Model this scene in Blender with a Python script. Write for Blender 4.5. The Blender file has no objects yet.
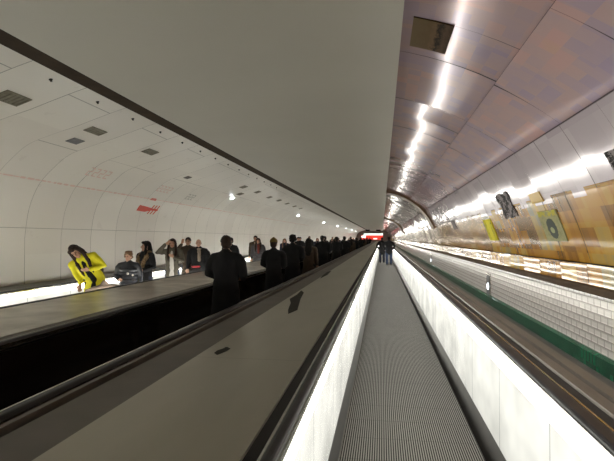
import bpy, bmesh, math, random
from mathutils import Vector, Matrix, noise as mnoise
sc = bpy.context.scene
C = sc.collection
PI = math.pi
rad = math.radians
random.seed(7)

# ------------------------------------------------------------------ camera, world, exposure
cam = bpy.data.objects.new('camera', bpy.data.cameras.new('camera'))
C.objects.link(cam)
cam.location = (0, 0, 1.65)
cam.rotation_euler = (rad(90.87), 0, rad(8.7))
cam.data.sensor_width = 36
cam.data.lens = 28.73
cam.data.clip_start = 0.02
cam.data.clip_end = 400
sc.camera = cam
w = bpy.data.worlds.new('world'); sc.world = w; w.use_nodes = True
w.node_tree.nodes['Background'].inputs[0].default_value = (0.5, 0.5, 0.47, 1)
w.node_tree.nodes['Background'].inputs[1].default_value = 0.3
sc.view_settings.view_transform = 'Standard'
sc.view_settings.look = 'None'
sc.view_settings.gamma = 1
sc.view_settings.use_curve_mapping = False
sc.view_settings.exposure = 0.08
PANEL = 0.62         # radiance of the lit balustrade glass
TUBE = 40.0           # radiance where the tube sits behind the glass
for ax_, az_, pw_ in ((-0.35, 3.33, 850),):   # added fill light under the soffit that brightens the right tile wall
    ld = bpy.data.lights.new('added_fill_light', 'AREA'); ld.shape = 'RECTANGLE'; ld.size = 0.12; ld.size_y = 120; ld.energy = pw_; ld.color = (1, 0.95, 0.88); ld.spread = rad(95)
    lo = bpy.data.objects.new('added_fill_light', ld); C.objects.link(lo); lo.location = (ax_, 58, az_)
    lo.rotation_euler = (0, math.atan2(2.1 - ax_, -(0.9 - az_)) * -1, 0); lo['kind'] = 'structure'
Y0, Y1 = -6.0, 122.0  # length of tunnel that is built

# ------------------------------------------------------------------ material helpers
def new_mat(name):
    m = bpy.data.materials.new(name); m.use_nodes = True
    nt = m.node_tree
    return m, nt, nt.nodes['Principled BSDF']
def N(nt, kind, **kw):
    n = nt.nodes.new(kind)
    for k, v in kw.items(): setattr(n, k, v)
    return n
def math_n(nt, op, a, b=None, c=None):
    n = nt.nodes.new('ShaderNodeMath'); n.operation = op
    for i, v in enumerate((a, b, c)):
        if v is None: continue
        if isinstance(v, (int, float)): n.inputs[i].default_value = v
        else: nt.links.new(v, n.inputs[i])
    return n.outputs[0]
def mixc(nt, fac, a, b, mode='MIX'):
    n = nt.nodes.new('ShaderNodeMix'); n.data_type = 'RGBA'; n.blend_type = mode
    for i, v in ((0, fac), (6, a), (7, b)):
        if isinstance(v, (int, float)): n.inputs[i].default_value = v
        elif isinstance(v, tuple): n.inputs[i].default_value = (*v[:3], 1)
        else: nt.links.new(v, n.inputs[i])
    return n.outputs[2]
def ramp(nt, fac, stops, const=False):
    n = nt.nodes.new('ShaderNodeValToRGB')
    cr = n.color_ramp
    if const: cr.interpolation = 'CONSTANT'
    while len(cr.elements) < len(stops): cr.elements.new(0.5)
    for e, (p, c) in zip(cr.elements, stops):
        e.position = p; e.color = (*c, 1)
    nt.links.new(fac, n.inputs[0])
    return n.outputs[0]
def noise_n(nt, vec, scale, detail=3, rough=0.5):
    n = nt.nodes.new('ShaderNodeTexNoise')
    n.inputs['Scale'].default_value = scale; n.inputs['Detail'].default_value = detail
    n.inputs['Roughness'].default_value = rough
    if vec is not None: nt.links.new(vec, n.inputs['Vector'])
    return n.outputs[0]
def bump(nt, h, strength, dist=0.01):
    b = nt.nodes.new('ShaderNodeBump'); b.inputs['Strength'].default_value = strength
    b.inputs['Distance'].default_value = dist
    nt.links.new(h, b.inputs['Height'])
    return b.outputs[0]
def plain(name, col, rough=0.5, metal=0.0, var=0.12, scale=8.0, spec=0.5, bmp=0.0):
    m, nt, p = new_mat(name)
    tc = N(nt, 'ShaderNodeTexCoord').outputs['Object']
    nz = noise_n(nt, tc, scale, 4)
    a = tuple(c * (1 - var) for c in col); b = tuple(min(1, c * (1 + var)) for c in col)
    nt.links.new(ramp(nt, nz, [(0.3, a), (0.7, b)]), p.inputs['Base Color'])
    p.inputs['Roughness'].default_value = rough; p.inputs['Metallic'].default_value = metal
    p.inputs['Specular IOR Level'].default_value = spec
    if bmp: nt.links.new(bump(nt, noise_n(nt, tc, scale * 6, 3), bmp), p.inputs['Normal'])
    return m
def glow(name, col, strength):
    m, nt, p = new_mat(name)
    tc = N(nt, 'ShaderNodeTexCoord').outputs['Object']
    nz = noise_n(nt, tc, 3, 2)
    p.inputs['Base Color'].default_value = (*col, 1)
    nt.links.new(ramp(nt, nz, [(0.3, tuple(c * 0.9 for c in col)), (0.7, col)]), p.inputs['Emission Color'])
    p.inputs['Emission Strength'].default_value = strength
    return m
def uv_sep(nt):
    uv = N(nt, 'ShaderNodeUVMap').outputs[0]
    s = N(nt, 'ShaderNodeSeparateXYZ'); nt.links.new(uv, s.inputs[0])
    return uv, s.outputs[0], s.outputs[1]
def line(nt, coord, period, offset, width):
    # 1 on a thin line repeated every period
    t = math_n(nt, 'ADD', math_n(nt, 'SUBTRACT', coord, offset), period * 500)
    d = math_n(nt, 'MODULO', t, period)
    d = math_n(nt, 'MINIMUM', d, math_n(nt, 'SUBTRACT', period, d))
    return math_n(nt, 'LESS_THAN', d, width / 2)
def at_line(nt, coord, pos, width):
    return math_n(nt, 'LESS_THAN', math_n(nt, 'ABSOLUTE', math_n(nt, 'SUBTRACT', coord, pos)), width / 2)
def white(nt, u, v, a, b, seed=0.0):
    c = N(nt, 'ShaderNodeCombineXYZ')
    nt.links.new(math_n(nt, 'FLOOR', math_n(nt, 'DIVIDE', u, a)), c.inputs[0])
    nt.links.new(math_n(nt, 'FLOOR', math_n(nt, 'DIVIDE', v, b)), c.inputs[1])
    c.inputs[2].default_value = seed
    wn = N(nt, 'ShaderNodeTexWhiteNoise'); wn.noise_dimensions = '3D'
    nt.links.new(c.outputs[0], wn.inputs['Vector'])
    return wn.outputs[0]

# ------------------------------------------------------------------ mesh helpers
def link(name, me, mat=None, parent=None):
    o = bpy.data.objects.new(name, me); C.objects.link(o)
    if mat: me.materials.append(mat)
    if parent: o.parent = parent
    return o
def from_bm(name, bm, mat=None, parent=None, smooth=False):
    bmesh.ops.recalc_face_normals(bm, faces=bm.faces)
    me = bpy.data.meshes.new(name); bm.to_mesh(me); bm.free()
    if smooth:
        for p in me.polygons: p.use_smooth = True
    return link(name, me, mat, parent)
def box(bm, x0, x1, y0, y1, z0, z1, bev=0.0):
    r = bmesh.ops.create_cube(bm, size=1)
    vs = r['verts']
    for v in vs:
        v.co = Vector(((x0 + x1) / 2 + v.co.x * (x1 - x0), (y0 + y1) / 2 + v.co.y * (y1 - y0), (z0 + z1) / 2 + v.co.z * (z1 - z0)))
    if bev:
        es = list({e for v in vs for e in v.link_edges})
        bmesh.ops.bevel(bm, geom=es, offset=bev, segments=2, affect='EDGES')
def extrude(bm, prof, y0, y1, n=1):
    # closed profile [(x,z)] swept along Y
    rings = []
    for k in range(n + 1):
        y = y0 + (y1 - y0) * k / n
        rings.append([bm.verts.new((x, y, z)) for x, z in prof])
    m = len(prof)
    for a, b in zip(rings, rings[1:]):
        for i in range(m):
            bm.faces.new((a[i], a[(i + 1) % m], b[(i + 1) % m], b[i]))
    bm.faces.new(rings[0][::-1]); bm.faces.new(rings[-1])
def struct(o):
    o['kind'] = 'structure'; return o
def tag(o, label, cat, group=None):
    o['label'] = label; o['category'] = cat
    if group: o['group'] = group
    return o
def empty(name, loc=(0, 0, 0), rz=0.0):
    o = bpy.data.objects.new(name, None); C.objects.link(o)
    o.location = loc; o.rotation_euler = (0, 0, rz); o.empty_display_size = 0.1
    return o

# ------------------------------------------------------------------ setting materials
M = {}
# left vault: cream enamel panels with thin joints
m, nt, p = new_mat('white_vault_panels'); M['vault_left'] = m
uv, u, v = uv_sep(nt)
wn = white(nt, math_n(nt, 'SUBTRACT', u, 0.88), v, 1.0, 1.35)
base = ramp(nt, wn, [(0, (0.74, 0.71, 0.65)), (1, (0.80, 0.775, 0.71))])
cross = line(nt, u, 1.0, 0.88, 0.012)
crossb = math_n(nt, 'MULTIPLY', cross, math_n(nt, 'ADD', 0.3, math_n(nt, 'MULTIPLY', wn, 0.65)))
VS = (1.83, 3.60, 4.86)   # arc positions of the long joints (floor is 0)
lon = at_line(nt, v, VS[0], 0.010)
for s in VS[1:]:
    part = math_n(nt, 'MULTIPLY', at_line(nt, v, s, 0.016), math_n(nt, 'GREATER_THAN', white(nt, math_n(nt, 'SUBTRACT', u, 0.88), v, 1.0, 0.9, 4.0), 0.42))
    lon = math_n(nt, 'MAXIMUM', lon, part)
lon = math_n(nt, 'MULTIPLY', lon, 0.55)
base = mixc(nt, math_n(nt, 'MAXIMUM', crossb, lon), base, (0.05, 0.045, 0.04))
dirt = noise_n(nt, uv, 2.5, 5, 0.6)
base = mixc(nt, math_n(nt, 'MULTIPLY', math_n(nt, 'GREATER_THAN', dirt, 0.64), 0.12), base, (0.4, 0.36, 0.3))
nt.links.new(base, p.inputs['Base Color'])
p.inputs['Roughness'].default_value = 0.32
nt.links.new(bump(nt, noise_n(nt, uv, 0.9, 2), 0.25, 0.05), p.inputs['Normal'])

# right vault: enamelled metal panels, pixel mosaic; arc position v counted from the springing line
V_OR = 0.97     # top of the orange band
V_GR = 1.62     # top of the pale grey band
m, nt, p = new_mat('pixel_mosaic_vault_panels'); M['vault_right'] = m
uv, u, v = uv_sep(nt)
o1 = white(nt, u, v, 0.32, 0.20, 1.0)
o2 = white(nt, u, v, 0.77, 0.33, 2.0)
o3 = white(nt, u, v, 0.11, 0.33, 5.0)
oo = math_n(nt, 'ADD', math_n(nt, 'ADD', math_n(nt, 'MULTIPLY', o1, 0.4), math_n(nt, 'MULTIPLY', o2, 0.45)), math_n(nt, 'MULTIPLY', o3, 0.15))
orange = ramp(nt, oo, [(0.12, (0.12, 0.07, 0.018)), (0.3, (0.20, 0.095, 0.018)), (0.42, (0.30, 0.14, 0.022)), (0.55, (0.36, 0.19, 0.028)),
                       (0.66, (0.38, 0.24, 0.045)), (0.76, (0.30, 0.22, 0.08)), (0.88, (0.22, 0.20, 0.12))])
l1 = white(nt, u, v, 0.16, 0.13, 7.0)
l2 = white(nt, u, v, 0.51, 0.26, 8.0)
l3 = noise_n(nt, uv, 1.3, 3)
ll = math_n(nt, 'ADD', math_n(nt, 'ADD', math_n(nt, 'MULTIPLY', l1, 0.25), math_n(nt, 'MULTIPLY', l2, 0.25)), math_n(nt, 'MULTIPLY', l3, 0.5))
lav = ramp(nt, ll, [(0.1, (0.38, 0.31, 0.45)), (0.35, (0.45, 0.35, 0.42)), (0.55, (0.53, 0.38, 0.38)), (0.75, (0.62, 0.38, 0.36)), (0.9, (0.55, 0.44, 0.25))])
far = math_n(nt, 'GREATER_THAN', u, 18.6)
farcol = ramp(nt, l1, [(0.0, (0.10, 0.07, 0.13)), (0.35, (0.22, 0.15, 0.16)), (0.6, (0.34, 0.22, 0.08)), (0.85, (0.25, 0.24, 0.10))])
lav = mixc(nt, math_n(nt, 'MULTIPLY', far, 0.75), lav, farcol)
grey = ramp(nt, l2, [(0, (0.42, 0.37, 0.40)), (1, (0.50, 0.445, 0.47))])
jag = math_n(nt, 'MULTIPLY', math_n(nt, 'GREATER_THAN', white(nt, u, v, 0.31, 10.0, 3.0), 0.7), 0.09)
isor = math_n(nt, 'LESS_THAN', v, math_n(nt, 'ADD', jag, V_OR - 0.05))
isgr = math_n(nt, 'LESS_THAN', v, V_GR)
c = mixc(nt, isgr, lav, grey)
c = mixc(nt, isor, c, orange)
arch = math_n(nt, 'MAXIMUM', at_line(nt, u, 18.9, 1.1), at_line(nt, u, 44.0, 2.0))
arch = math_n(nt, 'MULTIPLY', arch, math_n(nt, 'GREATER_THAN', v, 0.75))
c = mixc(nt, arch, c, (0.20, 0.12, 0.05))
j1 = math_n(nt, 'MULTIPLY', line(nt, u, 0.77, 0.08, 0.006), isgr)
j2 = line(nt, u, 1.54, 0.08, 0.008)
jl = math_n(nt, 'MAXIMUM', at_line(nt, v, V_GR, 0.010), at_line(nt, v, 0.22, 0.005))
jj = math_n(nt, 'MULTIPLY', math_n(nt, 'MAXIMUM', math_n(nt, 'MAXIMUM', j1, j2), jl), 0.7)
c = mixc(nt, jj, c, (0.03, 0.025, 0.02))
nt.links.new(c, p.inputs['Base Color'])
nt.links.new(math_n(nt, 'SUBTRACT', 0.24, math_n(nt, 'MULTIPLY', isor, 0.17)), p.inputs['Metallic'])
nt.links.new(math_n(nt, 'SUBTRACT', 0.6, math_n(nt, 'MULTIPLY', isor, 0.25)), p.inputs['Specular IOR Level'])
p.inputs['Roughness'].default_value = 0.11
p.inputs['Coat Weight'].default_value = 0.1
p.inputs['Coat Roughness'].default_value = 0.05

# soffit paint
M['soffit'] = plain('grey_soffit_paint', (0.52, 0.505, 0.445), 0.5, 0, 0.03, 0.6)
M['bronze'] = plain('brown_bronze_trim', (0.045, 0.030, 0.018), 0.8, 0.0, 0.2, 4, 0.15)
M['deck_bronze'] = plain('bronze_deck_metal', (0.125, 0.112, 0.095), 0.5, 0.15, 0.15, 3)
M['black'] = plain('black_trim', (0.008, 0.008, 0.008), 0.6, 0, 0.3, 6)
M['dark_glass'] = plain('dark_balustrade', (0.012, 0.009, 0.007), 0.14, 0, 0.4, 2, 0.3)
M['rubber'] = plain('black_handrail_rubber', (0.022, 0.022, 0.024), 0.4, 0, 0.3, 5, 0.35)
M['chrome'] = plain('brushed_steel', (0.62, 0.61, 0.58), 0.22, 1.0, 0.08, 10)
M['skirt'] = plain('dark_steel_skirt', (0.06, 0.057, 0.052), 0.35, 0.5, 0.15, 5)
M['floor'] = plain('dark_grey_floor', (0.09, 0.087, 0.08), 0.6, 0, 0.2, 2)
M['end'] = plain('dim_end_wall', (0.34, 0.28, 0.24), 0.7, 0, 0.2, 1)

# deck sheet metal
m, nt, p = new_mat('satin_deck_sheet'); M['deck'] = m
tc = N(nt, 'ShaderNodeTexCoord').outputs['Object']
mp = N(nt, 'ShaderNodeMapping'); nt.links.new(tc, mp.inputs[0]); mp.inputs['Scale'].default_value = (1.5, 0.35, 1)
nz = noise_n(nt, mp.outputs[0], 1.6, 4)
s = N(nt, 'ShaderNodeSeparateXYZ'); nt.links.new(tc, s.inputs[0])
col = ramp(nt, nz, [(0.3, (0.34, 0.33, 0.26)), (0.7, (0.42, 0.41, 0.33))])
jn = line(nt, s.outputs[1], 2.4, 0.9, 0.006)
col = mixc(nt, math_n(nt, 'MULTIPLY', jn, 0.6), col, (0.04, 0.04, 0.035))
nt.links.new(col, p.inputs['Base Color'])
p.inputs['Metallic'].default_value = 0.35; p.inputs['Roughness'].default_value = 0.3
nt.links.new(bump(nt, noise_n(nt, mp.outputs[0], 2.5, 2), 0.2, 0.03), p.inputs['Normal'])

# far deck between the two left lanes: brighter metal, blotchy reflections put into its colour
m, nt, p = new_mat('blotchy_steel_deck'); M['deck_far'] = m
tc = N(nt, 'ShaderNodeTexCoord').outputs['Object']
nz = noise_n(nt, tc, 2.2, 5)
nt.links.new(ramp(nt, nz, [(0.35, (0.30, 0.285, 0.24)), (0.65, (0.60, 0.57, 0.50))]), p.inputs['Base Color'])
p.inputs['Metallic'].default_value = 0.6; p.inputs['Roughness'].default_value = 0.28
nt.links.new(bump(nt, noise_n(nt, tc, 3, 2), 0.3, 0.03), p.inputs['Normal'])

# belt with lengthwise ribs
m, nt, p = new_mat('ribbed_belt'); M['belt'] = m
tc = N(nt, 'ShaderNodeTexCoord').outputs['Object']
s = N(nt, 'ShaderNodeSeparateXYZ'); nt.links.new(tc, s.inputs[0])
t = math_n(nt, 'MODULO', math_n(nt, 'ADD', s.outputs[0], 90.0), 0.018)
rib = math_n(nt, 'LESS_THAN', t, 0.0085)
col = mixc(nt, rib, (0.001, 0.001, 0.001), (0.25, 0.245, 0.225))
wear = noise_n(nt, tc, 0.8, 4)
col = mixc(nt, math_n(nt, 'MULTIPLY', wear, 0.35), col, (0.06, 0.055, 0.05))
jn = line(nt, s.outputs[1], 0.4, 0.1, 0.007)
col = mixc(nt, math_n(nt, 'MULTIPLY', jn, 0.5), col, (0.02, 0.02, 0.02))
nt.links.new(col, p.inputs['Base Color'])
p.inputs['Roughness'].default_value = 0.75; p.inputs['Metallic'].default_value = 0.0; p.inputs['Specular IOR Level'].default_value = 0.15

# lit glass of the balustrades
m, nt, p = new_mat('backlit_frosted_glass'); M['lit'] = m
tc = N(nt, 'ShaderNodeTexCoord').outputs['Object']
s = N(nt, 'ShaderNodeSeparateXYZ'); nt.links.new(tc, s.inputs[0])
mp = N(nt, 'ShaderNodeMapping'); nt.links.new(tc, mp.inputs[0]); mp.inputs['Scale'].default_value = (1, 1.1, 1.6)
nz = noise_n(nt, mp.outputs[0], 1.6, 2)
jn = line(nt, s.outputs[1], 1.1, 1.0, 0.012)
tube = math_n(nt, 'ABSOLUTE', math_n(nt, 'SUBTRACT', s.outputs[2], 0.16 + 0.745))   # tube runs behind the top of the glass
core = math_n(nt, 'MULTIPLY', math_n(nt, 'MAXIMUM', math_n(nt, 'SUBTRACT', 1.0, math_n(nt, 'DIVIDE', tube, 0.05)), 0.0), TUBE)
fall = math_n(nt, 'SUBTRACT', 1.35, math_n(nt, 'MULTIPLY', tube, 0.7))
k = math_n(nt, 'MULTIPLY', math_n(nt, 'MULTIPLY', fall, math_n(nt, 'ADD', 0.5, nz)), math_n(nt, 'SUBTRACT', 1.0, math_n(nt, 'MULTIPLY', jn, 0.6)))
k = math_n(nt, 'ADD', k, core)
nt.links.new(math_n(nt, 'MULTIPLY', k, PANEL), p.inputs['Emission Strength'])
p.inputs['Emission Color'].default_value = (1.0, 0.985, 0.90, 1)
p.inputs['Base Color'].default_value = (0.2, 0.21, 0.2, 1); p.inputs['Roughness'].default_value = 0.2

# bevelled white wall tiles
m, nt, p = new_mat('white_metro_tiles'); M['tile'] = m
uv, u, v = uv_sep(nt)
br = N(nt, 'ShaderNodeTexBrick'); nt.links.new(uv, br.inputs['Vector'])
br.inputs['Color1'].default_value = (0.76, 0.74, 0.70, 1); br.inputs['Color2'].default_value = (0.70, 0.68, 0.65, 1)
br.inputs['Mortar'].default_value = (0.42, 0.40, 0.37, 1)
br.inputs['Scale'].default_value = 1; br.inputs['Brick Width'].default_value = 0.15; br.inputs['Row Height'].default_value = 0.075
br.inputs['Mortar Size'].default_value = 0.006; br.inputs['Mortar Smooth'].default_value = 0.2
nt.links.new(br.outputs['Color'], p.inputs['Base Color'])
p.inputs['Roughness'].default_value = 0.12
b2 = N(nt, 'ShaderNodeTexBrick'); nt.links.new(uv, b2.inputs['Vector'])
b2.inputs['Color1'].default_value = (1, 1, 1, 1); b2.inputs['Color2'].default_value = (1, 1, 1, 1); b2.inputs['Mortar'].default_value = (0, 0, 0, 1)
b2.inputs['Scale'].default_value = 1; b2.inputs['Brick Width'].default_value = 0.15; b2.inputs['Row Height'].default_value = 0.075
b2.inputs['Mortar Size'].default_value = 0.022; b2.inputs['Mortar Smooth'].default_value = 1.0
nt.links.new(bump(nt, b2.outputs['Color'], 0.6, 0.008), p.inputs['Normal'])
m, nt, p = new_mat('green_base_tiles'); M['green'] = m
uv, u, v = uv_sep(nt)
jn = line(nt, u, 0.075, 0.0, 0.012)
wn = white(nt, u, v, 0.075, 0.2)
col = mixc(nt, math_n(nt, 'MULTIPLY', jn, 0.8), ramp(nt, wn, [(0, (0.005, 0.07, 0.035)), (1, (0.012, 0.14, 0.07))]), (0.003, 0.02, 0.01))
nt.links.new(col, p.inputs['Base Color']); p.inputs['Roughness'].default_value = 0.15
M['dark_metal'] = plain('dark_vent_metal', (0.12, 0.115, 0.10), 0.5, 0.5, 0.2, 12)
M['olive_metal'] = plain('drab_vent_grille', (0.20, 0.185, 0.13), 0.5, 0.3, 0.2, 12)
M['grey_metal'] = plain('grey_vent_metal', (0.20, 0.205, 0.21), 0.5, 0.4, 0.2, 12)
M['red'] = plain('red_paint', (0.62, 0.05, 0.02), 0.4, 0, 0.1, 6)
M['pale_red'] = plain('faded_red_paint', (0.74, 0.54, 0.48), 0.5, 0, 0.1, 6)

# ------------------------------------------------------------------ profiles of the vault
Lp = [(-6.3, 0.0), (-6.3, 1.65), (-6.22, 2.17), (-6.02, 2.61), (-5.7, 2.93), (-5.43, 3.12), (-5.05, 3.25), (-4.63, 3.367), (-4.34, 3.46), (-3.88, 3.6), (-3.3, 3.74), (-2.6, 3.84)]
def catmull(pts, sub):
    out = []
    for i in range(len(pts) - 1):
        p0 = pts[max(i - 1, 0)]; p1 = pts[i]; p2 = pts[i + 1]; p3 = pts[min(i + 2, len(pts) - 1)]
        for k in range(sub):
            t = k / sub
            out.append(tuple(0.5 * (2 * b + (c_ - a) * t + (2 * a - 5 * b + 4 * c_ - d) * t * t + (-a + 3 * b - 3 * c_ + d) * t ** 3)
                             for a, b, c_, d in zip(p0, p1, p2, p3)))
    out.append(pts[-1]); return out
LP = [(-6.3, 0.0)] + catmull(Lp[1:], 4)
def sweep_uv(name, prof, y0, y1, mat, ny=1, back=None):
    # open profile swept along Y with uv = (Y, arc length); back = offset that gives the shell its thickness
    bm = bmesh.new(); uvl = bm.loops.layers.uv.new('UVMap')
    arc = [0.0]
    for a, b in zip(prof, prof[1:]): arc.append(arc[-1] + math.dist(a, b))
    ys = [y0 + (y1 - y0) * k / ny for k in range(ny + 1)]
    g = [[bm.verts.new((x, y, z)) for (x, z) in prof] for y in ys]
    for j in range(ny):
        for i in range(len(prof) - 1):
            f = bm.faces.new((g[j][i], g[j + 1][i], g[j + 1][i + 1], g[j][i + 1])); f.smooth = True
            for lp, (yy, aa) in zip(f.loops, ((ys[j], arc[i]), (ys[j + 1], arc[i]), (ys[j + 1], arc[i + 1]), (ys[j], arc[i + 1]))):
                lp[uvl].uv = (yy, aa)
    me = bpy.data.meshes.new(name); bm.to_mesh(me); bm.free()
    o = link(name, me, mat)
    if back:
        md = o.modifiers.new('thick', 'SOLIDIFY'); md.thickness = abs(back); md.offset = 1 if back > 0 else -1
    return o
struct(sweep_uv('wall_left', LP, Y0, Y1, M['vault_left']))

RC = (-0.15, 1.16); RR = 2.26
def rv(phi, r=RR):   # point of the right vault at elevation phi (radians)
    return (RC[0] + r * math.cos(phi), RC[1] + r * math.sin(phi))
# each band is rolled a little flatter than the whole arch and sits at its own slight slant: (v0, v1, pivot, roll radius, slant)
BANDS = [(0.0, 0.22, 0.11, 2.26, 0.0), (0.22, V_OR, 0.60, 5.0, 4.5), (V_OR, V_GR, 1.295, 5.0, -3.8), (V_GR, 2.3, 1.96, 4.0, 7.3), (2.3, 3.65, 2.753, 3.5, -0.8)]
def band_d(v, bi=None):
    for k, (a, b, pv, rr, sl) in enumerate(BANDS):
        if (bi is None and v <= b) or bi == k or k == len(BANDS) - 1:
            s_ = v - pv
            return s_ * s_ / 2 * (1 / RR - 1 / rr) - rad(sl) * s_
def right_vault():
    bm = bmesh.new(); uvl = bm.loops.layers.uv.new('UVMap')
    bands = [(0.0, 0.22, 0.77, 6), (0.22, V_OR, 0.77, 4), (V_OR, V_GR, 0.77, 5), (V_GR, 2.3, 1.54, 5), (2.3, 3.65, 0.77, 8)]
    rnd = random.Random(3)
    for bi, (v0, v1, L, nv) in enumerate(bands):
        y = 0.08 - 8 * L + (0 if L < 1 else 0)
        while y < Y1:
            y_end = min(y + L, Y1)
            farf = 1.0 if y < 18 else 2.6
            tu = rnd.gauss(0, 0.0012) * farf; tv = rnd.gauss(0, (0.006, 0.006, 0.005, 0.006, 0.0055)[bi]) * farf
            bow = rnd.uniform(0.0, 0.002) * farf
            nu = 6 if y < 30 else 2
            nvv = nv if y < 60 else 3
            seed = rnd.uniform(0, 100)
            grid = []
            for a in range(nu + 1):
                row = []
                for b in range(nvv + 1):
                    yy = y + (y_end - y) * a / nu; vv = v0 + (v1 - v0) * b / nvv
                    s = (a / nu - 0.5); t = (b / nvv - 0.5)
                    d = band_d(vv, bi) + s * L * tu * 2 + t * (v1 - v0) * tv + bow * (s * s * 2 - 0.5)
                    d += (0.0012 if bi == 1 else 0.0026 if bi == 2 else 0.0036) * farf * mnoise.noise(Vector((yy * 2.3, vv * 2.2, seed * (0 if bi in (2, 3) else 1) * 0.1)))
                    if bi == 0:   # the lowest panels bend like soft mirrors
                        d += 0.003 * math.sin(vv * 26 + 0.6 * math.sin(seed)) * (1 + 0.3 * math.sin(seed * 3))
                    x, z = rv(vv / RR, RR + d)
                    row.append((bm.verts.new((x, yy, z)), yy, vv))
                grid.append(row)
            for a in range(nu):
                for b in range(nvv):
                    q = (grid[a][b], grid[a][b + 1], grid[a + 1][b + 1], grid[a + 1][b])
                    f = bm.faces.new([t_[0] for t_ in q]); f.smooth = True
                    for lp, t_ in zip(f.loops, q): lp[uvl].uv = (t_[1], t_[2])
            y += L
    me = bpy.data.meshes.new('wall_right'); bm.to_mesh(me); bm.free()
    return struct(link('wall_right', me, M['vault_right']))
right_vault()
# backing shell so that no light leaks between panels
o = sweep_uv('trim_9', [rv(rad(a), RR + 0.14) for a in range(0, 97, 6)], Y0, Y1, M['black']); struct(o)
# wainscot, base tiles, ledge
struct(sweep_uv('wall_right_wainscot', [(2.11, 0.52), (2.11, 1.12)], Y0, Y1, M['tile']))
bm = bmesh.new(); extrude(bm, [(2.06, 0.35), (2.20, 0.35), (2.20, 0.52), (2.10, 0.52), (2.06, 0.50)], Y0, Y1)
gb = from_bm('baseboard_right', bm, M['green']); struct(gb)
uvl = gb.data.uv_layers.new(name='UVMap')
for lp in gb.data.loops:
    co = gb.data.vertices[lp.vertex_index].co; uvl.data[lp.index].uv = (co.y, co.z)
bm = bmesh.new(); extrude(bm, [(2.055, 1.09), (2.20, 1.09), (2.20, 1.165), (2.07, 1.165), (2.055, 1.15)], Y0, Y1)
struct(from_bm('trim_2', bm, M['bronze']))
# soffit with its brown edge strip
bm = bmesh.new(); box(bm, -3.10, 0.165, Y0, Y1, 3.37, 3.50); struct(from_bm('ceiling', bm, M['soffit']))
bm = bmesh.new(); extrude(bm, [(-3.37, 3.385), (-3.10, 3.375), (-3.10, 3.76), (-3.37, 3.72)], Y0, Y1); struct(from_bm('trim_1', bm, M['bronze']))
# floor slab under everything and the sunken strip along the right wall
bm = bmesh.new(); box(bm, -6.4, 1.36, Y0, Y1, -0.30, -0.16); struct(from_bm('floor', bm, M['floor']))
bm = bmesh.new(); box(bm, 1.36, 2.2, Y0, Y1, 0.2, 0.35); struct(from_bm('floor_gutter', bm, M['floor']))
bm = bmesh.new(); box(bm, -6.4, 2.3, Y1, Y1 + 0.2, -0.3, 4.2); struct(from_bm('wall_back', bm, M['end']))

# brown ribs across the right vault
M['rib'] = plain('brown_arch_rib', (0.13, 0.08, 0.035), 0.4, 0.2, 0.3, 5)
for n_, (ya, yb) in enumerate(((18.3, 19.2), (43.0, 44.6))):
    bm = bmesh.new(); a_ = [rad(q) for q in range(22, 83, 4)]
    vs = [[bm.verts.new((rv(q, r)[0], y, rv(q, r)[1])) for q in a_] for (y, r) in ((ya, RR + 0.13), (ya, RR - 0.07), (yb, RR - 0.07), (yb, RR + 0.13))]
    for k in range(4):
        A, B = vs[k], vs[(k + 1) % 4]
        for q in range(len(a_) - 1): bm.faces.new((A[q], A[q + 1], B[q + 1], B[q]))
    bm.faces.new([r[0] for r in vs]); bm.faces.new([r[-1] for r in vs][::-1])
    struct(from_bm('trim_%d' % (3 + n_), bm, M['rib']))

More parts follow.
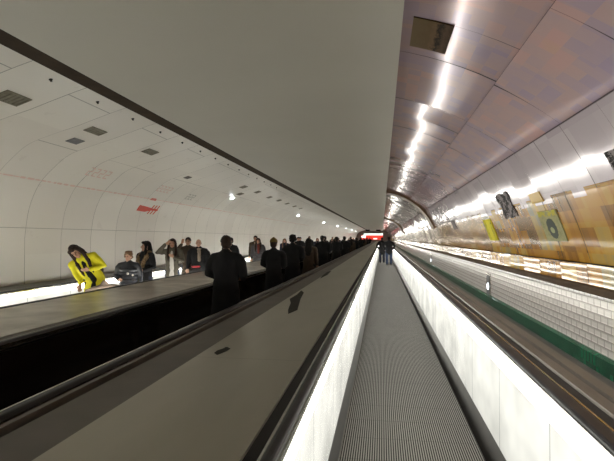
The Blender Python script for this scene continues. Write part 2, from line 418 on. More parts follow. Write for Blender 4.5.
# ------------------------------------------------------------------ moving walkways
def rail_profile(x0, x1, zt, h=0.05):
    r = min(0.02, (x1 - x0) / 2 - 0.001); pts = []
    for (cx, cz, a0) in ((x1 - r, zt - r, 0), (x0 + r, zt - r, 90), (x0 + r, zt - h + r * 0.5, 180), (x1 - r, zt - h + r * 0.5, 270)):
        rr = r if a0 < 180 else r * 0.5
        for k in range(4):
            a = rad(a0 + 30 * k); pts.append((cx + rr * math.cos(a) + (0 if a0 < 180 else (r - rr) * (1 if a0 == 270 else -1)), cz + rr * math.sin(a)))
    return pts
def walkway(bx0, bx1, px0, px1, pz, lit, label, rails, left_mat=None):
    # belt bx0..bx1, panel faces px0 / px1, top of panels pz
    t = empty('moving_walkway', ((bx0 + bx1) / 2, Y0, -0.16)); tag(t, label, 'moving walkway')
    inv = Matrix.Translation(-Vector(t.location))
    def part(name, bm, mat):
        bmesh.ops.transform(bm, matrix=inv, verts=bm.verts)
        o = from_bm(name, bm, mat, t)
        return o
    # belt keeps scene coordinates in its own local frame only through this fixed shift
    bm = bmesh.new(); box(bm, bx0, bx1, Y0, Y1 - 4, -0.12, 0.0); part('belt', bm, M['belt'])
    for s, bx, px in ((-1, bx0, px0), (1, bx1, px1)):
        bm = bmesh.new()
        a, b = (px - 0.06, bx) if s < 0 else (bx, px + 0.06)
        extrude(bm, [(a, -0.16), (b, -0.16), (b, 0.012), (b + s * 0.01, 0.03), (px, 0.10), (px + s * 0.06, 0.10)] if s > 0 else
                [(b, -0.16), (a, -0.16), (a, 0.10), (px, 0.10), (b - 0.01, 0.03), (b, 0.012)], Y0, Y1 - 4)
        part('skirt', bm, M['skirt'])
        x0_, x1_ = (px - 0.045, px) if s < 0 else (px, px + 0.045)
        bm = bmesh.new(); box(bm, x0_, x1_, Y0, Y1 - 4, 0.10, pz)
        o = part('balustrade_panel', bm, M['lit'] if lit else M['dark_glass'])
    for (x0_, x1_, zt) in rails:
        bm = bmesh.new(); extrude(bm, rail_profile(x0_, x1_, zt), Y0, Y1 - 4)
        o = part('handrail', bm, M['rubber'])
        for gx, gw in ((x0_ - 0.008, 0.012), (x1_ - 0.004, 0.012)):
            bm = bmesh.new(); box(bm, gx, gx + gw, Y0, Y1 - 4, zt - 0.055, zt - (0.022 if (gx < x0_) == (x1_ > 0) else 0.006)); part('handrail_guide', bm, M['chrome'])  # steel guides; the taller one is added as the rail's bright sheen line
    return t
walkway(-0.325, 0.755, -0.375, 0.852, 0.79, True, 'nearest moving walkway with ribbed belt between glowing white side panels',
        [(-0.445, -0.385, 0.845), (0.882, 0.972, 0.835)])
walkway(-2.88, -1.87, -2.93, -1.82, 0.76, False, 'middle moving walkway with unlit black sides, carrying people seen from behind',
        [(-1.80, -1.73, 0.83), (-3.03, -2.96, 0.83)])
walkway(-5.56, -4.52, -5.62, -4.46, 0.79, True, 'farthest moving walkway, beside the curved cream wall, carrying people facing this way',
        [(-4.42, -4.35, 0.845), (-5.74, -5.66, 0.835)])
for o in bpy.data.objects:
    if o.type == 'MESH' and o.name.startswith('balustrade_panel'): pass

# decks between the walkways
def deck(name, prof, mat, label, parts=()):
    bm = bmesh.new(); extrude(bm, prof, Y0, Y1 - 4)
    o = from_bm(name, bm, mat); tag(o, label, 'deck')
    for nm, pr, mt in parts:
        bm = bmesh.new(); extrude(bm, pr, Y0, Y1 - 4); from_bm(nm, bm, mt, o)
    return o
dk = deck('divider_deck', [(-1.30, -0.16), (-0.53, -0.16), (-0.53, 0.815), (-1.30, 0.815)], M['deck'],
     'wide olive grey metal deck between the nearest and the middle walkway',
     [('edge_strip', [(-0.53, 0.3), (-0.46, 0.3), (-0.455, 0.79), (-0.53, 0.80)], M['black']),
      ('bronze_strip', [(-1.60, -0.16), (-1.30, -0.16), (-1.30, 0.812), (-1.585, 0.812), (-1.60, 0.80)], M['deck_bronze']),
      ('rail_trim', [(-1.665, 0.2), (-1.635, 0.2), (-1.635, 0.825), (-1.665, 0.825)], M['deck_bronze']),
      ('gap_strip', [(-1.72, 0.2), (-1.60, 0.2), (-1.60, 0.77), (-1.72, 0.77)], M['black'])])
M['dark_patch'] = plain('dark_deck_patch', (0.022, 0.022, 0.018), 0.6, 0.0, 0.3, 10, 0.15)
def dark_patch(pts):  # thin dark irregular patch laid on the deck top
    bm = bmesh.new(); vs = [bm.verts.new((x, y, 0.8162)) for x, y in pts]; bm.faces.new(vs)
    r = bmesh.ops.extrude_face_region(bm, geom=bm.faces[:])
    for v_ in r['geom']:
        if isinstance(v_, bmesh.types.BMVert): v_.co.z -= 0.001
    o = from_bm('deck_patch', bm, M['dark_patch'], dk); o['label'] = 'dark irregular patch on the metal'
dark_patch([(-1.16, 6.2), (-1.25, 6.6), (-1.24, 7.1), (-1.27, 7.7), (-1.18, 7.4), (-1.10, 6.6), (-0.97, 5.6), (-1.02, 5.3), (-1.08, 5.6)])
dark_patch([(-1.17 + 0.035 * math.cos(a * PI / 5) + 0.012 * math.sin(a * 2), 3.5 + 0.13 * math.sin(a * PI / 5)) for a in range(10)])
dark_patch([(-1.26, 10.0), (-1.31, 10.8), (-1.33, 12.0), (-1.27, 12.4), (-1.22, 11.0)])
deck('divider_deck', [(-4.30, -0.16), (-3.12, -0.16), (-3.12, 0.83), (-3.30, 0.825), (-4.30, 0.84)], M['deck_far'],
     'reflective grey steel deck between the middle and the farthest walkway',
     [('rail_trim', [(-3.115, 0.3), (-3.05, 0.3), (-3.05, 0.815), (-3.115, 0.825)], M['deck_bronze'])])
deck('side_deck', [(-6.295, -0.16), (-5.78, -0.16), (-5.78, 0.815), (-6.295, 0.83)], M['skirt'],
     'narrow dark deck along the foot of the curved cream wall',
     [('rail_trim', [(-5.775, 0.3), (-5.755, 0.3), (-5.755, 0.83), (-5.775, 0.83)], M['chrome'])])
deck('side_deck', [(1.13, -0.16), (1.34, -0.16), (1.34, 0.76), (1.325, 0.775), (1.245, 0.775), (1.235, 0.755), (1.215, 0.755), (1.205, 0.775), (1.13, 0.775)], M['deck_bronze'],
     'narrow bronze deck beyond the right handrail, above the sunken strip by the white tiles',
     [('edge_strip', [(0.98, 0.3), (1.125, 0.3), (1.125, 0.755), (0.985, 0.755)], M['black'])])

# ------------------------------------------------------------------ fittings on the left vault
def arcpos(i_prof, x, side=0):
    pass
def left_frame(x):
    # point and inward normal of the left profile at given x (upper part)
    for a, b in zip(LP, LP[1:]):
        if a[0] <= x <= b[0] and b[0] > a[0] and a[1] >= 1.64:
            t = (x - a[0]) / (b[0] - a[0]); z = a[1] + (b[1] - a[1]) * t
            tx, tz = b[0] - a[0], b[1] - a[1]; l = math.hypot(tx, tz); tx /= l; tz /= l
            return Vector((x, 0, z)), Vector((tx, 0, tz)), Vector((tz, 0, -tx))
def left_thing(name, x, y, label, cat, group=None):
    p_, t_, n_ = left_frame(x)
    o = empty(name); o.matrix_world = Matrix(((t_.x, 0, n_.x, p_.x), (0, 1, 0, y), (t_.z, 0, n_.z, p_.z), (0, 0, 0, 1)))
    # local x runs up the vault, local y along the tunnel, local z into the room
    return tag(o, label, cat, group)
def vent(x, y, wx, wy, mat, label, group=None):
    t = left_thing('ceiling_vent', x, y, label, 'vent', group)
    bm = bmesh.new()
    for (a, b, c_, d) in ((-wx / 2, wx / 2, -wy / 2, -wy / 2 + 0.025), (-wx / 2, wx / 2, wy / 2 - 0.025, wy / 2), (-wx / 2, -wx / 2 + 0.025, -wy / 2, wy / 2), (wx / 2 - 0.025, wx / 2, -wy / 2, wy / 2)):
        box(bm, a, b, c_, d, -0.004, 0.012)
    from_bm('frame', bm, mat, t)
    bm = bmesh.new(); box(bm, -wx / 2 + 0.02, wx / 2 - 0.02, -wy / 2 + 0.02, wy / 2 - 0.02, -0.004, 0.002); from_bm('backing', bm, M['dark_metal'], t)
    bm = bmesh.new(); n = 5
    for k in range(n):
        yy = -wy / 2 + 0.03 + (wy - 0.06) * (k + 0.5) / n
        box(bm, -wx / 2 + 0.02, wx / 2 - 0.02, yy - (wy / n) * 0.3, yy + (wy / n) * 0.3, 0.0, 0.009)
    from_bm('grille', bm, mat, t)
vent(-4.55, 5.45, 0.24, 0.42, M['olive_metal'], 'drab rectangular vent grille in the cream vault, nearest the upper left corner')
vent(-4.58, 7.30, 0.17, 0.42, M['olive_metal'], 'olive vent grille in the cream vault with a smaller grey vent just below it')
vent(-5.02, 7.42, 0.17, 0.28, M['grey_metal'], 'small bluish grey vent plate below the second olive grille')
vent(-4.59, 9.22, 0.18, 0.42, M['olive_metal'], 'olive vent grille in the cream vault, third along, above the faded red digits')
vent(-5.06, 12.27, 0.14, 0.26, M['dark_metal'], 'small dark vent in the cream vault, alone above the red arrow')
for i, (x, y) in enumerate([(-4.61, 15.99), (-5.07, 17.14), (-4.61, 17.86), (-4.66, 20.06), (-4.64, 21.88), (-4.66, 23.91), (-4.66, 26.0), (-4.66, 28.0)]):
    vent(x, y, 0.2, 0.4, M['olive_metal'], 'small brown vent in the run far down the cream vault', 'distant vents in the cream vault')
for k in range(14):
    t = left_thing('sprinkler_head', -3.97, 5.38 + 0.99 * k, 'small black fitting in the row of dots beside the brown ceiling strip', 'sprinkler', 'black dots beside the brown strip')
    bm = bmesh.new(); bmesh.ops.create_cone(bm, cap_ends=True, segments=12, radius1=0.028, radius2=0.02, depth=0.02); from_bm('rosette', bm, M['black'], t)
    bm = bmesh.new(); bmesh.ops.create_cone(bm, cap_ends=True, segments=8, radius1=0.01, radius2=0.014, depth=0.02)
    bmesh.ops.translate(bm, verts=bm.verts, vec=(0, 0, 0.018)); from_bm('nozzle', bm, M['black'], t)
M['spot'] = glow('spotlight_glass', (0.9, 0.97, 1.0), 40)
for k in range(7):
    t = left_thing('spotlight', -5.42, 17.32 + 14.3 * k,
        'small bright spotlight set in the cream vault, nearest of the row of lights' if k == 0 else ('small bright spotlight in the cream vault, second of the receding row' if k == 1 else 'tiny bright spotlight far down the cream vault'),
        'light', 'spotlights of the cream vault' if k > 1 else None)
    bm = bmesh.new(); bmesh.ops.create_cone(bm, cap_ends=True, segments=16, radius1=0.11, radius2=0.09, depth=0.03); from_bm('housing', bm, M['chrome'], t)
    bm = bmesh.new(); bmesh.ops.create_uvsphere(bm, u_segments=12, v_segments=8, radius=0.07)
    bmesh.ops.scale(bm, verts=bm.verts, vec=(1, 1, 0.4)); bmesh.ops.translate(bm, verts=bm.verts, vec=(0, 0, 0.02)); from_bm('lens', bm, M['spot'], t, True)

# painted marks on the left vault: thin raised paint that follows the curve
LARC = [0.0]
for a, b in zip(LP, LP[1:]): LARC.append(LARC[-1] + math.dist(a, b))
def lpoint(s, off):
    for i in range(len(LP) - 1):
        if LARC[i] <= s <= LARC[i + 1]:
            t = (s - LARC[i]) / (LARC[i + 1] - LARC[i]); a, b = LP[i], LP[i + 1]
            x = a[0] + (b[0] - a[0]) * t; z = a[1] + (b[1] - a[1]) * t
            l = math.dist(a, b); return x + off * (b[1] - a[1]) / l, z - off * (b[0] - a[0]) / l
def larc_at_z(z):
    for i in range(len(LP) - 1):
        if LP[i][1] <= z <= LP[i + 1][1]: return LARC[i] + (z - LP[i][1]) / (LP[i + 1][1] - LP[i][1]) * (LARC[i + 1] - LARC[i])
def paint_poly(bm, pts):   # pts = (y, arc)
    top = [bm.verts.new((lambda q: (q[0], y, q[1]))(lpoint(s, 0.004))) for y, s in pts]
    bot = [bm.verts.new((lambda q: (q[0], y, q[1]))(lpoint(s, -0.002))) for y, s in pts]
    bm.faces.new(top); bm.faces.new(bot[::-1]); n = len(pts)
    for i in range(n): bm.faces.new((top[i], bot[i], bot[(i + 1) % n], top[(i + 1) % n]))
s0 = larc_at_z(2.42)
bm = bmesh.new()
paint_poly(bm, [(11.62, s0 - 0.08), (11.68, s0 + 0.08), (12.05, s0 + 0.06), (12.40, s0 + 0.03), (12.40, s0 - 0.035), (12.05, s0 - 0.09)])
for dy in (0.0, 0.16, 0.32):
    paint_poly(bm, [(12.22 + dy, s0 - 0.14), (12.27 + dy, s0 - 0.14), (12.47 + dy, s0 + 0.13), (12.42 + dy, s0 + 0.13)])
paint_poly(bm, [(12.40, s0 - 0.035), (12.40, s0 + 0.03), (12.75, s0 + 0.02), (12.75, s0 - 0.03)])
tag(from_bm('painted_arrow', bm, M['red']), 'bright red arrow with slanted tail feathers painted on the cream wall', 'arrow sign')
s1 = larc_at_z(2.67); rnd = random.Random(5)
bm = bmesh.new(); paint_poly(bm, [(4.0, s1 - 0.003), (4.0, s1 + 0.003), (40.0, s1 + 0.003), (40.0, s1 - 0.003)]); y = 4.0
while y < 40:
    l = rnd.uniform(0.05, 0.22); h = rnd.choice((0.008, 0.012, 0.018))
    paint_poly(bm, [(y, s1 - h), (y, s1 + h), (y + l, s1 + h), (y + l, s1 - h)])
    y += l + rnd.uniform(0.02, 0.09)
o = tag(from_bm('painted_red_line', bm, M['pale_red']), 'long thin broken red line of tiny marks running the length of the cream wall', 'painted line'); o['kind'] = 'stuff'
bm = bmesh.new(); paint_poly(bm, [(12.0, s1 - 0.03), (12.06, s1 + 0.03), (12.32, s1 + 0.035), (12.36, s1 - 0.03)]); tag(from_bm('painted_dash', bm, M['red']), 'short bright red dash on the broken line just above the red arrow', 'painted mark')
def digits(y, z, n, mat, label):
    s = larc_at_z(z); t = empty('painted_digits', (lpoint(s, 0.0)[0], y, lpoint(s, 0.0)[1])); tag(t, label, 'painted numbers'); bpy.context.view_layer.update()
    for k in range(n):
        yy = y + k * 0.2; bm = bmesh.new()
        for (a, b, c_, d) in ((0, 0.13, 0.09, 0.11), (0.11, 0.13, 0.0, 0.11), (0, 0.13, -0.01, 0.01), (0, 0.02, -0.11, 0), (0, 0.13, -0.11, -0.09)):
            paint_poly(bm, [(yy + a, s + c_), (yy + a, s + d), (yy + b, s + d), (yy + b, s + c_)])
        bmesh.ops.translate(bm, verts=bm.verts, vec=-t.location); from_bm('digit', bm, mat, t)
digits(8.8, 2.96, 4, M['pale_red'], 'faded red digits on the cream vault above the broken red line, nearer group')
digits(11.9, 2.94, 4, M['pale_red'], 'faded red digits on the cream vault above and beyond the red arrow')
M['pale_grey'] = plain('faded_grey_paint', (0.42, 0.41, 0.38), 0.5, 0, 0.1, 6)
digits(13.9, 2.89, 3, M['pale_grey'], 'faint grey digits on the cream vault, past the faded red ones')

# ------------------------------------------------------------------ pictures on the right vault
def rpatch(name, ya, yb, pa, pb, mat, label, cat, off=0.005, th=0.008, edge=None):
    bm = bmesh.new(); uvl = bm.loops.layers.uv.new('UVMap'); n = 6
    def P(y, ph, r): x, z = rv(ph, RR - r + band_d(ph * RR)); return (x, y, z)
    def outline(t, s):  # optional ragged outline
        return edge(t, s) if edge else (t, s)
    top = {}; bot = {}
    for i in range(n + 1):
        for j in range(n + 1):
            t, s = outline(i / n, j / n)
            y = ya + (yb - ya) * t; ph = rad(pa + (pb - pa) * s)
            top[i, j] = bm.verts.new(P(y, ph, off + th)); bot[i, j] = bm.verts.new(P(y, ph, off - 0.04))
    for i in range(n):
        for j in range(n):
            f = bm.faces.new((top[i, j], top[i + 1, j], top[i + 1, j + 1], top[i, j + 1]))
            for lp, (a, b) in zip(f.loops, ((i, j), (i + 1, j), (i + 1, j + 1), (i, j + 1))): lp[uvl].uv = (a / n, b / n)
    for k in range(n):
        for q in (((k, 0), (k + 1, 0)), ((k + 1, n), (k, n)), ((0, k + 1), (0, k)), ((n, k), (n, k + 1))):
            bm.faces.new((top[q[0]], bot[q[0]], bot[q[1]], top[q[1]]))
    me = bpy.data.meshes.new(name); bmesh.ops.recalc_face_normals(bm, faces=bm.faces); bm.to_mesh(me); bm.free()
    return tag(link(name, me, mat), label, cat)
def art(name, fn, rough=0.6):
    m, nt, p = new_mat(name); uv, u, v = uv_sep(nt); p.inputs['Specular IOR Level'].default_value = 0.15
    nt.links.new(fn(nt, uv, u, v), p.inputs['Base Color']); p.inputs['Roughness'].default_value = rough
    return m
def blob(nt, u, v, cx, cy, rx, ry):
    a = math_n(nt, 'POWER', math_n(nt, 'DIVIDE', math_n(nt, 'ABSOLUTE', math_n(nt, 'SUBTRACT', u, cx)), rx), 2)
    b = math_n(nt, 'POWER', math_n(nt, 'DIVIDE', math_n(nt, 'ABSOLUTE', math_n(nt, 'SUBTRACT', v, cy)), ry), 2)
    return math_n(nt, 'ADD', a, b)
def art_brown(nt, uv, u, v):
    nz = noise_n(nt, uv, 5, 5, 0.7)
    c = ramp(nt, math_n(nt, 'ADD', v, math_n(nt, 'MULTIPLY', math_n(nt, 'SUBTRACT', nz, 0.5), 0.5)),
             [(0.0, (0.05, 0.03, 0.015)), (0.16, (0.11, 0.07, 0.04)), (0.3, (0.01, 0.006, 0.004)), (0.42, (0.16, 0.10, 0.05)), (0.55, (0.13, 0.085, 0.04)), (1.0, (0.16, 0.115, 0.06))])
    return c
rpatch('vault_picture', 3.92, 4.50, 71.6, 79.8, art('brown_picture', art_brown), 'brown picture panel on the lavender vault beside the long light streak', 'picture')
def art_green(nt, uv, u, v):
    nz = noise_n(nt, uv, 6, 4, 0.7)
    c = ramp(nt, nz, [(0.3, (0.17, 0.17, 0.08)), (0.5, (0.24, 0.235, 0.12)), (0.7, (0.30, 0.27, 0.14))])
    wob = math_n(nt, 'MULTIPLY', math_n(nt, 'SUBTRACT', nz, 0.5), 0.8)
    d = math_n(nt, 'ADD', blob(nt, u, v, 0.5, 0.42, 0.24, 0.34), wob)
    c = mixc(nt, math_n(nt, 'LESS_THAN', d, 1.0), c, (0.05, 0.06, 0.05))
    d2 = math_n(nt, 'ADD', blob(nt, u, v, 0.52, 0.36, 0.10, 0.10), wob)
    c = mixc(nt, math_n(nt, 'LESS_THAN', d2, 1.0), c, (0.26, 0.28, 0.15))
    top = math_n(nt, 'MULTIPLY', math_n(nt, 'GREATER_THAN', v, 0.82), math_n(nt, 'GREATER_THAN', nz, 0.5))
    return mixc(nt, top, c, (0.34, 0.30, 0.03))
rpatch('wall_poster', 5.9, 6.56, 11.5, 21.3, art('figure_poster', art_green), 'pale green poster with a dark seated shape, on the orange mosaic at the right', 'poster')
def art_yellow(nt, uv, u, v):
    nz = noise_n(nt, uv, 7, 4, 0.7)
    c = mixc(nt, math_n(nt, 'GREATER_THAN', nz, 0.56), (0.42, 0.38, 0.015), (0.05, 0.07, 0.01))
    mid = math_n(nt, 'LESS_THAN', math_n(nt, 'ABSOLUTE', math_n(nt, 'SUBTRACT', u, 0.5)), 0.22)
    return mixc(nt, mid, c, (0.5, 0.45, 0.02))
rpatch('wall_poster', 9.25, 9.9, 11.3, 21.8, art('yellow_poster', art_yellow), 'bright yellow and black poster on the orange mosaic, before the metal wall plate', 'poster')
def art_splat(nt, uv, u, v):
    nz = noise_n(nt, uv, 4, 4, 0.7)
    return mixc(nt, math_n(nt, 'GREATER_THAN', nz, 0.49), (0.20, 0.18, 0.18), (0.008, 0.008, 0.008))
def ragged(t, s):
    return (t + 0.05 * math.sin(s * 9) * (t - 0.5) * 2, s + 0.04 * math.sin(t * 11))
    k = 0.12 * math.sin(t * 9 + 1) * (s - 0.5) * 2
    return (t + 0.12 * math.sin(s * 7) * (t - 0.5) * 2, s + k)
rpatch('wall_picture', 7.45, 8.15, 21.0, 31.0, art('black_drawing', art_splat), 'black and grey scribbled drawing on the pale panels just above the orange band', 'picture', edge=ragged)
rpatch('wall_picture', 13.4, 14.0, 19.0, 25.5, art('dark_figure_drawing', art_splat), 'small dark figure drawing above the orange band, left of the scribbled drawing', 'picture', edge=ragged)
M['yellow_tile'] = plain('yellow_square', (0.40, 0.25, 0.03), 0.3, 0.2, 0.08, 4)
rpatch('wall_tile', 6.15, 6.58, 24.3, 27.6, M['yellow_tile'], 'plain yellow square panel above the pale green poster', 'tile')
rpatch('wall_picture', 3.9, 4.25, 27.5, 31.5, art('dark_square_picture', art_splat), 'small dark square picture cut by the right picture edge', 'picture')

# metal plates in the white tiles, each with its reflected glint made to glow
def plate(y, label):
    t = empty('wall_plate', (2.10, y, 0.70)); tag(t, label, 'wall plate')
    bm = bmesh.new(); box(bm, -0.012, 0.008, -0.17, 0.17, -0.25, 0.25, 0.004); from_bm('plate', bm, M['chrome'], t)
    bm = bmesh.new(); box(bm, -0.016, -0.008, -0.12, 0.12, -0.20, 0.20, 0.003); from_bm('inset', bm, M['grey_metal'], t)
    bm = bmesh.new(); bmesh.ops.create_uvsphere(bm, u_segments=16, v_segments=8, radius=0.07)
    bmesh.ops.scale(bm, verts=bm.verts, vec=(0.3, 1, 1)); bmesh.ops.translate(bm, verts=bm.verts, vec=(-0.018, 0, -0.01)); from_bm('glint', bm, M['plate_glint'], t, True)
M['plate_glint'] = glow('plate_glint_glow', (0.9, 0.95, 1.0), 3)
plate(10.2, 'metal plate with a small bright glint in the white tiled wall, the nearest one')
plate(21.7, 'metal plate with a bright glint in the white tiled wall, second and farther away')

# ------------------------------------------------------------------ far end: lit signs
M['sign_red'] = glow('red_sign_glow', (0.75, 0.05, 0.03), 0.9)
M['sign_white'] = glow('white_sign_glow', (0.85, 1.0, 0.92), 1.4)
t = empty('overhead_sign', (-2.1, 112.0, 1.6)); tag(t, 'lit red and white sign spanning the far end of the tunnel', 'sign')
bm = bmesh.new(); box(bm, -2.6, 2.3, 0, 0.25, -0.35, 0.65, 0.02); from_bm('board', bm, M['sign_red'], t)
bm = bmesh.new(); box(bm, -2.0, 2.3, -0.05, 0.2, 0.66, 1.05, 0.02); o = from_bm('light_band', bm, M['sign_white'], t)
bm = bmesh.new(); box(bm, -2.5, -1.6, -0.04, 0.0, 0.05, 0.55, 0.01); from_bm('panel', bm, M['sign_white'], t)
bm = bmesh.new(); box(bm, 0.2, 1.0, -0.04, 0.0, -0.25, 0.0, 0.01); from_bm('panel', bm, M['sign_white'], t)
bm = bmesh.new(); box(bm, -1.9, -1.85, 0.05, 0.1, 1.05, 1.80); from_bm('hanger', bm, M['chrome'], t)
bm = bmesh.new(); box(bm, 1.85, 1.9, 0.05, 0.1, 1.05, 1.80); from_bm('hanger', bm, M['chrome'], t)
bm = bmesh.new(); box(bm, -3.3, -2.5, 102, 102.3, 3.05, 3.37); tag(from_bm('hanging_box', bm, M['black']), 'black box hung under the soffit near the far sign, left one', 'box')
bm = bmesh.new(); box(bm, -1.2, -0.3, 102, 102.3, 3.05, 3.37); tag(from_bm('hanging_box', bm, M['black']), 'black box hung under the soffit near the far sign, right one', 'box')

# ------------------------------------------------------------------ people
def ball(bm, c, r, rot=None, seg=14):
    r = (r, r, r) if isinstance(r, (int, float)) else r
    res = bmesh.ops.create_uvsphere(bm, u_segments=seg, v_segments=max(8, seg * 2 // 3), radius=1)
    mtx = Matrix.Translation(c) @ (rot.to_4x4() if rot else Matrix()) @ Matrix.Diagonal((*r, 1))
    bmesh.ops.transform(bm, matrix=mtx, verts=res['verts'])
def limb(bm, pts, seg=12):
    # pts = [(position, radius or (rx, ry))]; tapered tube with rounded ends
    P = [(Vector(p), (r, r) if isinstance(r, (int, float)) else r) for p, r in pts]
    d0 = (P[1][0] - P[0][0]).normalized(); d1 = (P[-1][0] - P[-2][0]).normalized()
    full = []
    for k in (0.0, 0.5, 0.86): full.append((P[0][0] - d0 * P[0][1][0] * (1 - k) * 0.9, tuple(q * max(0.25, math.sqrt(1 - (1 - k) ** 2)) for q in P[0][1]), d0))
    for i, (p, r) in enumerate(P):
        a = P[max(i - 1, 0)][0]; b = P[min(i + 1, len(P) - 1)][0]
        full.append((p, r, (b - a).normalized()))
    for k in (0.86, 0.5, 0.0): full.append((P[-1][0] + d1 * P[-1][1][0] * (1 - k) * 0.9, tuple(q * max(0.25, math.sqrt(1 - (1 - k) ** 2)) for q in P[-1][1]), d1))
    rings = []
    for p, r, d in full:
        side = Vector((1, 0, 0)) if abs(d.x) < 0.8 else Vector((0, 0, 1))
        v = d.cross(side).normalized(); u = v.cross(d).normalized()
        rings.append([bm.verts.new(p + u * r[0] * math.cos(2 * PI * k / seg) + v * r[1] * math.sin(2 * PI * k / seg)) for k in range(seg)])
    for a, b in zip(rings, rings[1:]):
        for k in range(seg): bm.faces.new((a[k], a[(k + 1) % seg], b[(k + 1) % seg], b[k]))
    bm.faces.new(rings[0][::-1]); bm.faces.new(rings[-1])
def fuse(name, bm, mat, parent, warp, voxel=0.014, smooth=3, rough=0.0, rs=20):
    # turn overlapping closed shapes into one continuous skin
    bmesh.ops.recalc_face_normals(bm, faces=bm.faces)
    me = bpy.data.meshes.new('t'); bm.to_mesh(me); bm.free()
    o = bpy.data.objects.new('t', me); C.objects.link(o)
    md = o.modifiers.new('r', 'REMESH'); md.mode = 'VOXEL'; md.voxel_size = voxel; md.use_smooth_shade = True
    ms = o.modifiers.new('s', 'SMOOTH'); ms.iterations = smooth; ms.factor = 0.5
    dg = bpy.context.evaluated_depsgraph_get(); dg.update()
    nm = bpy.data.meshes.new_from_object(o.evaluated_get(dg)); nm.name = name
    bpy.data.objects.remove(o)
    for v in nm.vertices:
        c = v.co.copy()
        if rough:
            c += v.normal * rough * mnoise.noise(c * rs)
        v.co = warp(c)
    for p in nm.polygons: p.use_smooth = True
    nm.materials.clear()
    return link(name, nm, mat, parent)
def direct(name, bm, mat, parent, warp):
    for v in bm.verts: v.co = warp(v.co.copy())
    return from_bm(name, bm, mat, parent, True)
def cloth(name, col, rough=0.8, var=0.25, spec=0.3): return plain(name, col, rough, 0, var, 9, spec, 0.15)
SK = {'fair': plain('fair_skin', (0.52, 0.30, 0.21), 0.5, 0, 0.06, 6), 'tan': plain('tan_skin', (0.40, 0.22, 0.14), 0.5, 0, 0.06, 6), 'brown': plain('brown_skin', (0.26, 0.14, 0.09), 0.5, 0, 0.06, 6)}
HR = {'black': plain('black_hair', (0.006, 0.005, 0.004), 0.6, 0, 0.5, 30, 0.2), 'brown': plain('brown_hair', (0.022, 0.010, 0.006), 0.6, 0, 0.5, 30, 0.25),
      'ginger': plain('light_brown_hair', (0.17, 0.085, 0.035), 0.5, 0, 0.4, 30), 'grey': plain('grey_hair', (0.22, 0.19, 0.16), 0.5, 0, 0.3, 30)}
M['eye'] = plain('dark_eye', (0.01, 0.008, 0.006), 0.2, 0, 0.1, 10)
M['lips'] = plain('lip_skin', (0.36, 0.12, 0.09), 0.5, 0, 0.1, 10)
M['shoe'] = plain('black_shoe_leather', (0.012, 0.011, 0.010), 0.35, 0, 0.3, 8)
CL = {'black': cloth('black_wool', (0.006, 0.006, 0.007)), 'navy': cloth('navy_cloth', (0.010, 0.013, 0.028)), 'jeans': cloth('blue_denim', (0.022, 0.035, 0.075)),
      'yellow': cloth('yellow_wool', (0.66, 0.60, 0.015), 0.7, 0.12), 'olive': cloth('olive_drab_cloth', (0.085, 0.075, 0.055)), 'white': cloth('off_white_knit', (0.50, 0.47, 0.43), 0.8, 0.1),
      'puffy': cloth('dark_quilted_nylon', (0.022, 0.024, 0.032), 0.35, 0.4, 0.5), 'grey': cloth('dark_grey_cloth', (0.045, 0.042, 0.045)), 'brownc': cloth('brown_cloth', (0.05, 0.035, 0.022)),
      'scarf': cloth('beige_scarf', (0.26, 0.21, 0.16)), 'redscarf': cloth('dark_red_scarf', (0.12, 0.02, 0.015)), 'fur': plain('tawny_fur', (0.16, 0.105, 0.05), 0.9, 0, 0.5, 40),
      'mustard': cloth('mustard_knit', (0.13, 0.085, 0.015))}
